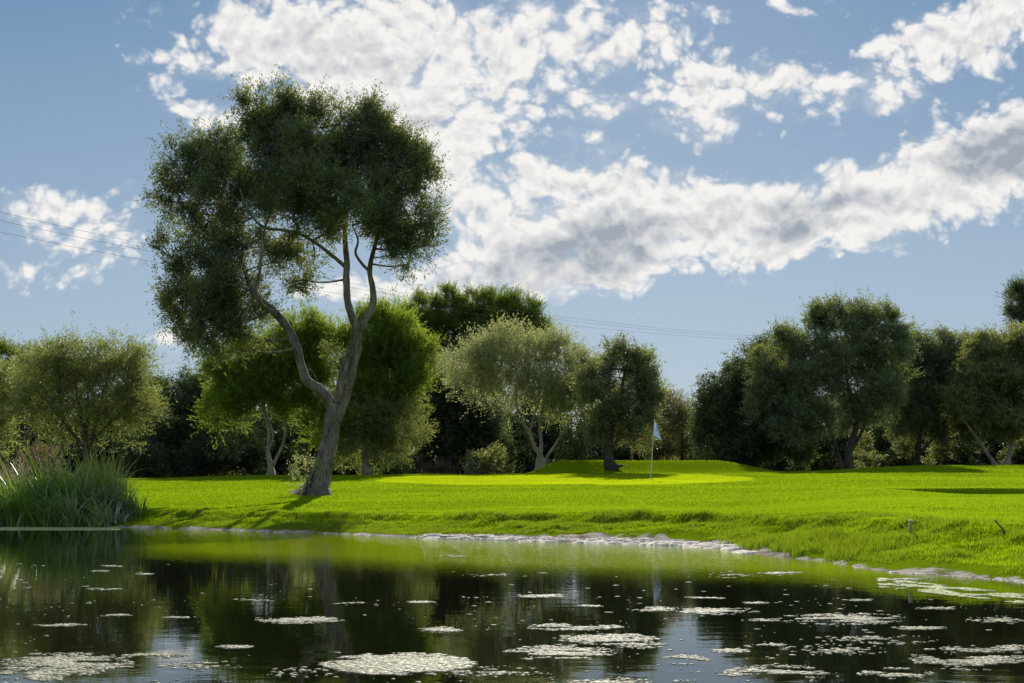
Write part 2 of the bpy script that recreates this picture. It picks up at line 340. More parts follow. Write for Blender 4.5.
Q = 1.0
STY = { # clump_r, per_m3, twigs, lpt, L, W, kwargs
 'olive': (.46, 4.8, 10, 16, .105, .044, dict(up=.35, out=.7, jit=.6, fill=.3, lobe=.29)),
 'dark':  (.52, 4.6, 10, 14, .120, .060, dict(up=.2, out=.7, jit=.7, fill=.3, lobe=.30)),
 'pine':  (.36, 7.0, 8, 14, .15, .034, dict(up=1.1, out=.7, jit=.22, stretch=2.0, fill=.3, lobe=.23)),
 'wispy': (.50, 4.2, 9, 14, .125, .038, dict(up=.8, out=.9, jit=.36, stretch=1.7, fill=.3, lobe=.32)),
 'bush':  (.36, 5.0, 8, 9, .13, .065, dict(up=.3, out=.8, jit=.6, fill=.3, lobe=.4)),
}
def tree(name, label, cat, base, D, trunk, blobs, sty='olive', mat=M_grey, bmat=M_bark, dens=1.0, group=None, seed=1, limbs=True, extra=None, depthk=.85):
    """trunk: list of paths [(px,py,r_m,dy_m)...]; blobs: [(px,py,rx,ry,dy)]"""
    R.seed(seed)
    x0 = (base[0]-512)/F*D; z0 = gz(x0, D)
    root = empty(name, (x0, D, z0), label, cat, group)
    def w(px, py, dy=0):
        v = W(px, py, D); v[1] += dy; return v
    tb = Tubes(); nodes = []
    for k, path in enumerate(trunk):
        P = [w(q[0], q[1], q[3] if len(q) > 3 else 0) for q in path]; rr = [q[2]*(.88 if sty == 'main' else 1) for q in path]
        if k == 0 or path[0][1] >= base[1]-1: P[0][2] = gz(P[0][0], P[0][1])-.08
        tb.add(P, rr, 22 if sty == 'main' else 10, 6 if sty == 'main' else 4, .13 if sty == 'main' else .12, (1.5, 9, 3) if P[0][2] < z0+.1 else None, seed+k)
        cp = catmull(P, 3); nodes += list(cp[len(cp)//3:])
    nodes = np.array(nodes)
    BL = [(w(b[0], b[1], b[4] if len(b) > 4 else 0), np.array([b[2]*D/F, (b[2]+b[3])*.5*D/F*depthk, b[3]*D/F])*(.94 if sty == 'main' else 1.07)) for b in blobs]
    cr, pm, tw, lp, L, Wd, kw = STY[sty]
    V, Fq, ti, cc = foliage_cloud(BL, cr, pm*dens*Q, tw, lp, L, Wd, **kw)
    if limbs:
        for c, r in BL:
            a = nodes[np.argmin(np.linalg.norm(nodes-c, axis=1)+.6*np.maximum(0, nodes[:, 2]-c[2]))]
            d = np.linalg.norm(c-a); m = (a+c)/2+np.array([R.normal()*.08*d, R.normal()*.08*d, -.06*d])
            rb = min(.10, .018+.012*d); tb.add([a, m, c], [rb, rb*.7, rb*.4], 6, 4, .1, None, seed)
            near = cc[np.linalg.norm((cc-c)/r, axis=1) < 1.1]
            for e in near[R.permutation(len(near))[:14]]:
                tb.add([c*.75+m*.25, (c+e)/2+R.normal(size=3)*.1, e], [rb*.4, rb*.28, .006], 4, 2, 0, None, 0)
    tb.build('trunk', bmat, root)
    mesh_np('crown', V, Fq, mat, root, tint=ti)
    if extra:
        for (nm, lb, bl, st, mt, dn) in extra:
            B2 = [(w(b[0], b[1], b[4] if len(b) > 4 else 0), np.array([b[2]*D/F, (b[2]+b[3])*.5*D/F, b[3]*D/F])) for b in bl]
            cr, pm, tw, lp, L, Wd, kw = STY[st]
            V, Fq, ti, cc = foliage_cloud(B2, cr, pm*dn, tw, lp, L, Wd, **kw)
            o = mesh_np(nm, V, Fq, mt, root, tint=ti)
            if lb: o['label'] = lb
    return root

# ------------------------------------------------------------------ the big leaning olive by the pond
STY['main'] = (.33, 16.5, 10, 14, .078, .028, dict(up=.35, out=.85, jit=.5, fill=.25, lobe=.26, stretch=1.3))
D0 = 27.0
tree('olive_tree', 'tall leaning olive tree with forked trunk, alone on the lawn by the pond', 'tree', (317, 496), D0,
 [ [(316,497,.36),(320,480,.29),(325,460,.255),(330,437,.235),(334,417,.24),(337,404,.25)],
   [(334,412,.17),(328,398,.17,-.1),(318,388,.155,-.2),(309,382,.145,-.3),(304,368,.135,-.3),(300,350,.125,-.4),(293,334,.12,-.4),(285,322,.13,-.5),(272,310,.10,-.6),(258,296,.085,-.6),(246,272,.06,-.1),(228,235,.04,.6),(212,195,.02,.8)],
   [(332,425,.17,.1),(341,404,.19,.1),(346,386,.19,.1),(351,365,.18,.1),(355,345,.175,.1),(358,323,.17,0)],
   [(338,402,.12,-.2),(343,378,.11,-.25),(350,355,.09,-.2)],
   [(358,330,.13),(352,315,.12,-.1),(348,300,.105,-.1),(347,280,.10,-.1),(347,262,.095,0),(344,240,.08,.2),(342,205,.06,.3),(340,160,.035,.3),(338,120,.02,.3)],
   [(358,330,.13),(366,316,.115,.1),(372,302,.105,.2),(371,285,.085,.3),(368,268,.08,.3),(372,245,.065,.4),(380,215,.05,.5),(392,180,.03,.6)],
   [(369,270,.05,.3),(361,262,.045,.2),(355,252,.04,.1),(358,240,.03,0),(352,225,.02,0)],
   [(347,268,.065),(334,258,.055,-.3),(321,249,.05,-.5),(306,241,.045,-.7),(290,238,.045,-.8),(272,236,.04,-.9),(258,222,.03,-1),(250,200,.02,-1)],
   [(262,299,.05,-.8),(268,280,.045,-.9),(270,262,.04,-.9),(273,238,.035,-.9),(280,205,.03,-.6),(284,160,.02,-.4)],
   [(258,296,.05,-.8),(238,290,.04,-.7),(215,292,.03,-.6),(198,300,.02,-.6)],
   [(306,241,.03,-.7),(300,225,.025,-.7),(304,200,.015,-.5)] ],
 [ (207,150,25,22,.4),(183,168,20,22,0),(212,185,28,26,-.3),(180,205,20,18,0),(212,140,18,12,0),(233,168,14,26,.6),
   (193,232,24,15,.5),(222,226,22,16,0),
   (188,272,22,18,0),(212,292,28,28,-.4),(184,300,20,20,0),(222,325,20,24,-.4),(243,292,18,34,0),(238,325,16,18,0),(200,332,14,14,.2),
   (262,150,30,36,0),(290,118,28,26,.3),(272,118,24,20,-.4),(262,195,28,26,0),(300,160,34,38,-.9),(296,205,28,26,-.8),
   (340,112,34,24,.3),(366,128,26,26,0),(335,150,36,34,.6),(330,205,34,28,-1.2),(352,225,28,24,-1.4),(322,235,20,16,-.8),
   (372,165,32,36,0),(398,150,24,26,.3),(395,195,30,32,.2),(420,178,18,30,.3),(402,228,26,18,0),(424,222,15,20,0),(378,215,24,26,-.6),(392,255,14,10,0),
   (276,262,24,14,0),(300,278,18,12,.3),(250,250,24,16,-.5),(290,250,26,10,-.5),(232,275,20,18,-.6),(262,318,14,16,-.5),(215,262,24,16,-.3),(172,315,14,14,0),(214,346,20,12,-.4),(188,334,12,12,0),(250,338,14,12,-.2),(236,350,10,8,0),(166,250,10,10,0),(430,245,12,10,0),(408,262,9,8,.2),(318,262,9,8,-.4),(240,225,14,14,-.3),(165,200,10,12,0),
   (337,350,4,12,-.3) ],
 'main', M_main, M_bark, 1.0, seed=11)

# sucker growth at its foot
def bush(name, label, px, py, D, blobs, mat, dens=1, sty='bush', group=None, seed=1, stems=6):
    R.seed(seed); x0 = (px-512)/F*D; z0 = gz(x0, D); root = empty(name, (x0, D, z0), label, 'bush', group)
    BL = [(W(b[0], b[1], D)+np.array([0, b[4] if len(b) > 4 else 0, 0]), np.array([b[2]*D/F, (b[2]+b[3])*.5*D/F, b[3]*D/F])) for b in blobs]
    cr, pm, tw, lp, L, Wd, kw = STY[sty]
    V, Fq, ti, cc = foliage_cloud(BL, cr, pm*dens, tw, lp, L, Wd, **kw)
    tb = Tubes(); b0 = np.array([x0, D, z0-.05])
    for k in range(stems):
        e = cc[R.randint(len(cc))]; tb.add([b0+R.normal(size=3)*[.06,.06,0], (b0+e)/2+R.normal(size=3)*.06, e], [.02,.014,.006], 5, 3, 0)
    mesh_np('foliage', V, Fq, mat, root, tint=ti); tb.build('stem', M_barkd, root)
    return root
STY['sucker'] = (.16, 26, 6, 7, .065, .02, dict(up=.9, out=.8, jit=.4, stretch=1.5))
bush('sapling', 'pale grey-green sucker bush growing at the foot of the leaning olive', 308, 496, 26.7, [(307,484,7,8),(299,476,8,9),(312,470,7,9,.1),(301,463,5,5),(315,462,4,5)], M_pale, 1, 'sucker', seed=3)

# ------------------------------------------------------------------ trees round the fairway
T = tree
T('pine_tree', 'dark pine rising behind the golden bushy tree at the left edge', 'tree', (20,478), 66, [[(20,480,.2),(22,430,.17),(18,390,.1)]],
  [(5,365,25,14),(35,360,24,12),(18,385,34,20),(60,378,24,16)], 'pine', M_pine2, M_barkd, .7, seed=21)
T('willow_tree', 'yellow-green tree cut by the left edge of the view', 'tree', (-8,480), 47, [[(-8,482,.14),(-6,450,.12),(-2,410,.06)],[(-7,460,.08),(-20,425,.06),(-30,395,.03)]],
  [(-5,395,22,26),(8,418,20,24),(-30,400,26,30),(12,385,14,14),(2,440,20,16)], 'wispy', M_gold, M_barkd, .8, seed=22)
T('willow_tree', 'round golden-green bushy tree with fanned branches behind the reeds', 'tree', (88,474), 46,
  [[(88,480,.20),(87,455,.18),(86,440,.13),(80,410,.09),(74,375,.04)],[(88,450,.10),(96,425,.08),(104,390,.05),(112,360,.02)],[(86,450,.10),(70,430,.08),(50,405,.05),(38,385,.02)],[(88,445,.08),(108,425,.06),(128,405,.04),(140,385,.02)],[(87,440,.07),(88,400,.05),(90,350,.02)]],
  [(80,362,24,20),(104,365,20,18),(58,375,22,20),(122,360,14,14),(132,380,18,22),(140,402,15,22),(112,395,26,26),(80,395,26,26),(48,398,20,24),(30,408,14,20),(60,425,20,16),(115,428,22,16),(90,420,18,16),(72,348,10,8),(40,375,14,10)], 'wispy', M_gold, M_barkd, 1.0, seed=23)
T('evergreen_oak', 'dark evergreen between the golden bushy tree and the pale twin trunks', 'tree', (188,476), 64, [[(188,478,.2),(190,440,.17),(185,400,.1)]],
  [(182,392,24,20),(160,405,20,20),(210,390,20,18),(200,415,34,26),(165,432,30,28),(215,440,30,28),(150,395,12,14),(185,455,44,20)], 'dark', M_dark, M_barkd, .9, seed=24)
T('pine_tree', 'bright green pine with two pale slender trunks behind the leaning olive', 'tree', (274,476), 51,
  [[(272,478,.16),(271,468,.14),(268,450,.085),(269,432,.075),(264,410,.07),(262,380,.05)],[(271,468,.12),(278,455,.085),(284,440,.08),(285,415,.075),(282,390,.06),(290,360,.04)],[(268,452,.06),(273,435,.055),(268,415,.05),(272,395,.03)]],
  [(300,332,26,16),(325,340,18,20),(278,345,26,20),(250,360,26,18),(228,372,20,16),(262,375,34,20),(305,365,28,22),(240,392,26,16),(280,395,30,18),(222,400,16,16),(318,385,20,20),(330,400,14,14),(238,412,20,14),(295,412,26,12),(322,425,20,20),(215,418,14,10)], 'pine', M_pine, M_barkl, 1.0, seed=25)
T('pine_tree', 'broad yellow-green pine just right of the leaning olive trunk', 'tree', (366,474), 50,
  [[(366,476,.17),(365,450,.15),(366,425,.13),(372,395,.10),(378,360,.05)],[(366,440,.07),(352,415,.06),(346,385,.03)]],
  [(385,332,24,20),(362,335,18,18),(402,345,20,22),(412,368,18,22),(392,370,30,28),(360,372,26,26),(350,350,14,18),(378,400,30,18),(424,360,8,14),(372,320,10,10),(395,322,12,10),(350,405,18,26),(368,425,22,18),(408,392,20,16),(345,440,12,20)], 'pine', M_pine, M_barkl, 1.15, seed=26,
  extra=[('lower_foliage', 'golden brown lower boughs', [(395,410,26,14,-.3),(410,425,16,12,-.3),(380,432,22,16),(362,445,14,16),(350,425,14,20),(395,440,20,10),(385,452,26,14,.5),(350,455,14,12,.5),(412,440,12,14)], 'wispy', M_gold, 1.0)])
T('pine_tree', 'tall dark umbrella pine behind the power lines, highest in the middle distance', 'tree', (470,470), 86,
  [[(470,478,.35),(468,420,.28),(462,370,.2),(458,335,.1)],[(466,380,.14),(490,345,.1),(515,320,.05)]],
  [(425,310,22,12),(452,303,20,11),(410,318,18,12),(480,306,22,12),(505,300,18,10),(525,310,18,12),(538,325,14,14),(440,330,34,18),(480,335,36,22),(515,335,26,20),(420,345,20,16),(455,350,30,14),(540,342,10,10),(460,315,30,14),(500,318,30,14)], 'pine', M_pine2, M_barkd, .75, seed=27)
T('evergreen_oak', 'dense black-green tree between the broad pine and the pale wild olive', 'tree', (455,474), 62, [[(455,478,.2),(452,440,.17),(455,405,.1)]],
  [(440,382,22,20),(465,378,24,18),(455,405,34,24),(430,415,22,26),(480,410,24,26),(450,440,40,28),(490,445,24,24),(420,450,24,20)], 'dark', M_dark, M_barkd, .9, seed=28,
  extra=[('outer_foliage', 'pale grey-green upper sprays', [(448,370,18,12,-1.5),(430,378,12,10,-1.5)], 'olive', M_pale, .7)])
T('wild_olive_tree', 'pale wispy tree with bare forked trunks, left of the dark upright tree', 'tree', (540,474), 52,
  [[(538,476,.15),(539,462,.14),(541,445,.10),(540,420,.07),(548,390,.04)],[(542,474,.13),(543,460,.11),(534,446,.10),(528,430,.08),(515,418,.075),(500,412,.06),(488,408,.04)],[(543,464,.08),(550,452,.07),(556,444,.06),(566,425,.04)],[(528,432,.06),(520,415,.055),(516,400,.04),(518,370,.02)],[(530,432,.06),(535,412,.05),(540,395,.04),(535,360,.02)]],
  [(500,352,24,14),(480,368,20,14),(525,350,22,14),(508,372,30,18),(478,385,20,16),(548,362,24,16),(540,385,34,18),(572,375,20,20),(590,385,12,18),(512,395,28,16),(560,402,26,16),(582,405,14,14),(500,342,14,8),(536,345,14,8),(462,378,12,10),(560,352,12,8)], 'wispy', M_pale, M_barkl, .95, seed=29,
  extra=[('sun_tinted_foliage', 'lower sprays with sunlight put into their yellow-green colour', [(572,400,14,10,-.6),(565,412,14,8,-.6),(580,378,14,10,-.6)], 'wispy', M_yel, .9)])  # sunlit sprays painted by a yellower leaf colour
T('evergreen_oak', 'dark upright tree with a thick leaning trunk, left of the golf flag', 'tree', (611,474), 47,
  [[(613,476,.27),(610,464,.24),(608,450,.20),(612,425,.15),(620,395,.1),(625,370,.05)],[(610,455,.08),(622,430,.06),(640,410,.03)]],
[(620,358,18,12),(642,366,14,14),(602,372,12,12),(612,392,24,20),(638,392,18,22),(598,412,16,16),(622,418,26,16),(652,384,10,16),(606,436,16,10),(634,436,14,10),(580,360,7,7),(630,352,10,10),(588,395,10,12)], 'olive', foliage('oak_leaf', (.025,.04,.024), (.13,.14,.08), (.34,.36,.07), .44, .10), M_barkd, 1.25, seed=30,
  extra=[('sun_tinted_foliage', 'leaves on the right side with sunlight put into their bright green colour', [(645,370,12,16,.8),(652,388,10,12,.6),(636,354,12,8,.8)], 'olive', M_pine, .9)])  # sunlit right flank painted by a brighter leaf colour
T('evergreen_oak', 'dark domed evergreen sloping down towards the golf flag', 'tree', (745,474), 55.5, [[(745,478,.25),(745,440,.2),(748,400,.12)]],
  [(770,354,18,16),(754,364,18,18),(733,388,20,20),(714,405,18,20),(742,404,30,28),(770,385,30,36),(790,400,24,36),(720,432,24,26),(750,435,40,34),(704,428,12,16),(785,350,14,14),(785,430,30,30)], 'dark', M_dark, M_barkd, 1.0, seed=31)
T('olive_tree', 'largest grey-green olive at the right with a rounded crown reaching low over a forked trunk', 'tree', (848,474), 52.5,
  [[(850,476,.22),(848,460,.2),(850,445,.16),(856,425,.13),(850,395,.09),(842,360,.05)],[(846,474,.12),(838,455,.10),(832,435,.08),(820,405,.05)],[(852,450,.10),(865,425,.07),(880,395,.04)]],
  [(822,325,22,14),(850,320,24,16),(878,325,20,16),(795,345,24,20),(835,350,34,24),(872,350,26,24),(895,345,14,20),(775,372,22,24),(812,380,34,26),(858,385,34,24),(770,402,18,24),(800,415,26,24),(892,378,18,24),(840,412,26,16),(786,430,16,16),(870,410,24,18),(762,385,10,20),(812,310,10,6),(868,311,12,7),(840,309,10,6)], 'olive', M_grey, M_barkd, 1.1, seed=32)
T('olive_tree', 'grey-green olive standing between the largest olive and the pair of leaning pale trunks', 'tree', (925,474), 57,
  [[(915,478,.16),(918,450,.14),(922,410,.1),(925,375,.05)],[(918,455,.08),(940,430,.06),(955,400,.03)]],
  [(918,345,18,14),(905,365,20,20),(930,365,24,20),(950,360,16,14),(915,395,28,24),(945,392,26,24),(935,345,12,10),(970,350,10,12),(958,345,8,8),(910,425,24,22),(945,425,26,22),(898,400,14,30),(975,375,14,18),(890,350,14,18),(915,352,22,16),(938,358,22,18),(962,368,20,18),(975,400,22,26),(930,380,34,24)], 'olive', M_grey, M_barkd, 1.0, seed=33)
T('olive_tree', 'olive with two pale leaning trunks at the right edge', 'tree', (1003,473), 54,
  [[(1000,475,.14),(993,462,.12),(985,450,.10),(975,435,.08),(962,418,.05)],[(1006,475,.14),(1008,460,.12),(1012,445,.10),(1018,420,.07),(1015,380,.04)]],
  [(1000,345,24,14),(1025,350,24,18),(985,358,18,16),(1005,375,34,22),(1040,380,30,28),(975,388,20,22),(1000,408,34,20),(1040,420,30,22),(970,405,18,16),(990,420,20,10),(1015,340,12,8),(965,370,10,12),(978,362,18,14),(962,395,16,22),(1010,390,34,22),(1045,350,24,20)], 'olive', M_mid, M_barkl, 1.1, seed=34)
T('pine_tree', 'tall pine top showing over the olive at the right edge', 'tree', (1036,474), 76, [[(1036,478,.25),(1034,420,.2),(1030,350,.14),(1032,310,.07)]],
  [(1022,296,12,10),(1038,292,16,12),(1018,312,12,12),(1040,315,22,14),(1028,330,14,10),(1060,305,20,16),(1050,340,20,14)], 'pine', M_dark, M_barkd, 1.1, seed=35)
for k, (px, D, bl, lab) in enumerate([
   (682, 62, [(668,415,16,18),(690,425,18,16),(675,440,26,18),(700,445,18,16),(655,432,18,18)], 'grey-brown scrubby tree behind the golf flag'),
   (1045, 58, [(1040,440,34,26),(1075,430,34,30),(1100,400,40,40)], 'dark scrubby tree beyond the right edge olive')]):
    T('scrub_tree', lab, 'tree', (px,474), D, [[(px,478,.1),(px,455,.08),(px,430,.04)]], bl, 'wispy' if k == 0 else 'dark', M_mid if k == 0 else M_dark, M_barkd, .8, seed=40+k,
      extra=[('dry_foliage', 'dusty brown dry sprays', [(660,405,14,10,-.5),(675,420,14,10,-1)], 'wispy', M_brown, .8)] if k == 0 else None)

# bushes of the understorey, each at its own place
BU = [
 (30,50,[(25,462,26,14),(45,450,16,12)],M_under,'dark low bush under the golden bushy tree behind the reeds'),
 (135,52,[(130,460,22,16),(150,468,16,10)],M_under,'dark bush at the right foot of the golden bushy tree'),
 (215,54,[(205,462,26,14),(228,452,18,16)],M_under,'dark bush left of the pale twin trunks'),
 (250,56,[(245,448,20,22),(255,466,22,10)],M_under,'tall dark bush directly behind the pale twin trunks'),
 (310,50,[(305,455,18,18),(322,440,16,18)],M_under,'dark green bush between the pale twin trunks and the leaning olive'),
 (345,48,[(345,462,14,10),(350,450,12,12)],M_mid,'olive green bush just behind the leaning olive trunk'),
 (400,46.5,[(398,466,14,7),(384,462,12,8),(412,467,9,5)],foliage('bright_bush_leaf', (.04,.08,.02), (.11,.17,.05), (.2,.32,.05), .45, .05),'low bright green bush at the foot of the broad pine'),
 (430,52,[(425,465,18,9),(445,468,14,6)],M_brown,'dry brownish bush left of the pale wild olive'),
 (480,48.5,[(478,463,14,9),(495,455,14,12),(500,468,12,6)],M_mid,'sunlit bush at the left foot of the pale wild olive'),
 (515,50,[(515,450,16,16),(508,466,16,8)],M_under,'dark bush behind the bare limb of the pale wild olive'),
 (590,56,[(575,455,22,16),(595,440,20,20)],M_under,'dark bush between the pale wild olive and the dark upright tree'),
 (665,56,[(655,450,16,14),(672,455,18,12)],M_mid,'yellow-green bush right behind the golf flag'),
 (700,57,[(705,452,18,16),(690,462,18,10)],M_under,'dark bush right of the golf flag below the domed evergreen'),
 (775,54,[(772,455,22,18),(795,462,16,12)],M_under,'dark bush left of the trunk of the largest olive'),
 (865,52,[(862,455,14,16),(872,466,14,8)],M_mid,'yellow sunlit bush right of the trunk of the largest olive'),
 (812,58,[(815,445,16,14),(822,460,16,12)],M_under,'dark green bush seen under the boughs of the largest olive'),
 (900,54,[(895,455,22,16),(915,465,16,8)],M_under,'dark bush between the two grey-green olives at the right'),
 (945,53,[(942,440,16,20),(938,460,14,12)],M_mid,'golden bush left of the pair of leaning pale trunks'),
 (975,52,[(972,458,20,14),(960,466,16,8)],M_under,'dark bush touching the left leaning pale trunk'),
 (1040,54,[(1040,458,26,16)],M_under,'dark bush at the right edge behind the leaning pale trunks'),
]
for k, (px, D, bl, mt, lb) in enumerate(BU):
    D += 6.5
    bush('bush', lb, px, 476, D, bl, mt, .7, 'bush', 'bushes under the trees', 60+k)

# far wood: one dark mass nobody could count
R.seed(5)
BL = []
for x in np.arange(-75, 80, 3.2):
    for row in (94, 102):
        hgt = 5.2+1.6*R.rand()+(2.5 if row == 102 else 0)
        u = x/row
        if .09 < u < .20: hgt *= .78
        BL.append((np.array([x+R.normal(), row+R.normal(), 1.4+hgt*.5]), np.array([2.6, 2.4, hgt*.55])))
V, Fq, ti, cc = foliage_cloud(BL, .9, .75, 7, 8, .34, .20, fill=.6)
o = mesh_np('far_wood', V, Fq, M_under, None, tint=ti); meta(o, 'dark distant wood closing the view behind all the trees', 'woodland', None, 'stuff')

# ------------------------------------------------------------------ reeds at the left shore
def blades(n, cx, cy, sx, sy, h0, h1, wd, lean, seed, outlean=.25, seg=6):
    R.seed(seed)
    k = R.randint(max(6, n//45), size=n); tx = cx+R.normal(size=k.max()+1)*sx*.55; ty = cy+R.normal(size=k.max()+1)*sy*.55   # tussocks
    th = .55+.6*R.rand(k.max()+1); taz = R.rand(k.max()+1)*6.28
    x = tx[k]+R.normal(size=n)*.09; y = ty[k]+R.normal(size=n)*.09; z = np.maximum(ground(x, y), -.05)
    h = (h0+(h1-h0)*R.rand(n)**1.3)*th[k]*(1-.35*np.clip(abs(x-cx)/(sx*1.6), 0, 1))
    az = taz[k]+R.normal(size=n)*1.3; le = lean*(.2+1.3*R.rand(n))*h
    dx = np.cos(az)*le+(x-tx[k])*.8; dy = np.sin(az)*le+(y-ty[k])*.8
    tt = np.linspace(0, 1, seg); dr = (R.rand(n)**2*.75)[:, None]
    P = np.stack([x[:, None]+dx[:, None]*tt**2*(1+dr), y[:, None]+dy[:, None]*tt**2*(1+dr), z[:, None]+h[:, None]*(tt-dr*tt**3*.8)], -1)
    sd = np.stack([-np.sin(az+.6), np.cos(az+.6), 0*az], -1)[:, None, :]
    w_ = (wd*(.5+1.0*R.rand(n)))[:, None, None]*(1-tt**2.2*.95)[None, :, None]*.5
    V = np.stack([P-sd*w_, P+sd*w_], 2).reshape(-1, 3)
    b = (np.arange(n)*seg*2)[:, None]+(np.arange(seg-1)*2)[None, :]
    q = np.stack([b, b+1, b+3, b+2], -1).reshape(-1, 4)
    return V, q, np.clip(np.repeat(.6*th[k]+.5*R.rand(n)-.2, seg*2), 0, 1)
def reed(label, cx, cy, parts, cat='reeds', name='reed_clump'):
    root = empty(name, (cx, cy, gz(cx, cy)), label, cat)
    for nm, mat, a in parts:
        V, q, ti = blades(*a); mesh_np(nm, V, q, mat, root, tint=ti)
    return root
def rx(px, D): return (px-512)/F*D
reed('leafy green reed clump at the far left of the shore', rx(12,20.8), 20.8, [('blade', M_reed, (1100, rx(12,20.8), 20.8, 1.0, .7, .45, 1.1, .028, .42, 1))])
reed('tallest bright green reed clump in the middle of the left shore reeds', rx(45,20.8), 20.8, [('blade', M_reed, (1900, rx(45,20.8), 20.9, 1.0, .8, .7, 1.65, .028, .42, 2)), ('leaf', M_reed2, (260, rx(52,20.6), 20.5, 1.0, .4, .4, .9, .035, .6, 12))])
reed('reed clump with drooping silvery leaves right of the tallest clump', rx(78,20.8), 20.8, [('blade', M_reed, (1100, rx(78,20.8), 20.9, .8, .7, .6, 1.35, .028, .45, 3)), ('leaf', M_reed2, (700, rx(76,20.7), 20.6, .7, .5, .4, 1.05, .035, .6, 13))])
reed('yellowish reed clump at the right end of the left shore reeds', rx(101,21.2), 21.2, [('blade', foliage('reed_yellow', (.10,.12,.02), (.20,.22,.04), (.45,.50,.06), .5, .08), (1000, rx(98,21.2), 21.2, .55, .6, .8, 1.75, .02, .3, 4)), ('leaf', M_reed, (500, rx(106,20.9), 20.9, .6, .5, .3, .8, .025, .6, 14))])
reed('dry pinkish plume grass behind the reeds at the left edge', rx(4,23), 23, [('blade', M_plume, (500, rx(4,23), 23, .9, .5, .8, 1.6, .014, .25, 5)), ('leaf', M_reed, (500, rx(4,23), 23, .9, .5, .5, 1.2, .02, .4, 15))], 'grass clump', 'plume_grass')
bush('bush', 'orange-brown leafy bush rising behind the tallest reeds', 40, 500, 24, [(42,462,13,12),(30,470,10,10),(48,480,14,14)], M_brown, 2.2, 'sucker', seed=91)
bush('bush', 'low dark green bush at the right foot of the shore reeds', 118, 518, 20.4, [(112,512,12,9),(124,513,9,7),(100,508,12,10)], M_dark, 1.6, 'sucker', seed=92)
bush('bush', 'low dark bush at the water below the middle of the shore reeds', 60, 524, 20.6, [(45,512,18,12),(75,512,16,11),(20,514,16,10)], M_dark, 1.6, 'sucker', seed=93)

# ------------------------------------------------------------------ lawn and bank grass
def grass(name, label, n, smin, smax, dmin, dmax, h, wd, mat, seed, clump=0, lean=.5, xr=.62, filt=None):
    R.seed(seed)
    D = dmin*(dmax/dmin)**R.rand(n)
    if smax < 50:       # hug the shore
        k = R.rand(n); xs = np.interp(k, np.linspace(0, 1, len(SH[2:24])), SH[2:24, 0]) ; ys = np.interp(k, np.linspace(0, 1, len(SH[2:24])), SH[2:24, 1])
        x = xs+R.uniform(-smax, smax, n); y = ys+R.uniform(-.3, smax*1.4, n)
    else:
        x = (R.rand(n)*2-1)*xr*D; y = D
    s = shore_dist(x, y)
    ok = (s > smin+.24*fbm(x*2.2, y*2.2, 3, 63)*2*((x > -1.2) & (x < 2.75) & (y > 9.8))) & (s < smax) & (y < 54)
    if clump: ok &= fbm(x*clump, y*clump, 3, seed) > .47
    if name != 'green_grass': ok &= ~(np.hypot((x-2.0)/7.2, (y-38.2)/5.6) < .98)
    if filt is not None: ok &= filt(x, y)
    x, y = x[ok], y[ok]; m = len(x); z = ground(x, y)-.004
    hh = h*(.5+R.rand(m))*(1+.0*y); ww = wd*(.6+.8*R.rand(m))*np.clip(y/12, .8, 3)
    az = R.rand(m)*2*np.pi; le = lean*hh*R.rand(m)
    b = np.stack([x, y, z], 1); tip = b+np.stack([np.cos(az)*le, np.sin(az)*le, hh], 1)
    a2 = R.rand(m)*np.pi; sd = np.stack([np.cos(a2), np.sin(a2)*.6, 0*a2], 1)*ww[:, None]*.5
    V = np.stack([b-sd, b+sd, tip], 1).reshape(-1, 3)
    o = mesh_np(name, V, np.arange(m*3).reshape(m, 3), mat, None, tint=np.repeat(R.rand(m), 3)); return meta(o, label, 'grass', None, 'stuff')
grass('lawn_grass', 'short bright green mown grass of the lawn', 900000, .35, 99, 5.6, 53, .028, .008, M_grass, 101)
grass('green_grass', 'very short bright mown grass of the putting green', 420000, .35, 99, 32.5, 44, .014, .008, foliage('green_blade', (.10,.15,.004), (.20,.28,.006), (.62,.74,.008), .62, .01, .4, .4), 104, xr=.34, filt=lambda x, y: np.hypot((x-2.0)/7.2, (y-38.2)/5.6) < 1.0)
grass('rough_grass', 'longer uneven grass along the bank of the pond', 330000, .14, 1.7, 6, 22, .036, .009, M_rough, 102, 2.2, .8, filt=lambda x, y: ~((x > -1.4) & (x < 2.8) & (y > 9.5) & (shore_dist(x, y) < .5*fbm(x*2.2, y*2.2, 3, 63)+.06)))
grass('shore_grass', 'tall tufts of yellow-green grass at the water on the right', 90000, -.10, .8, 7, 14, .09, .009, M_rough, 103, 2.5, .8, filt=lambda x, y: (x > 2.3) & (y < 11.5) & (y > 9.0))

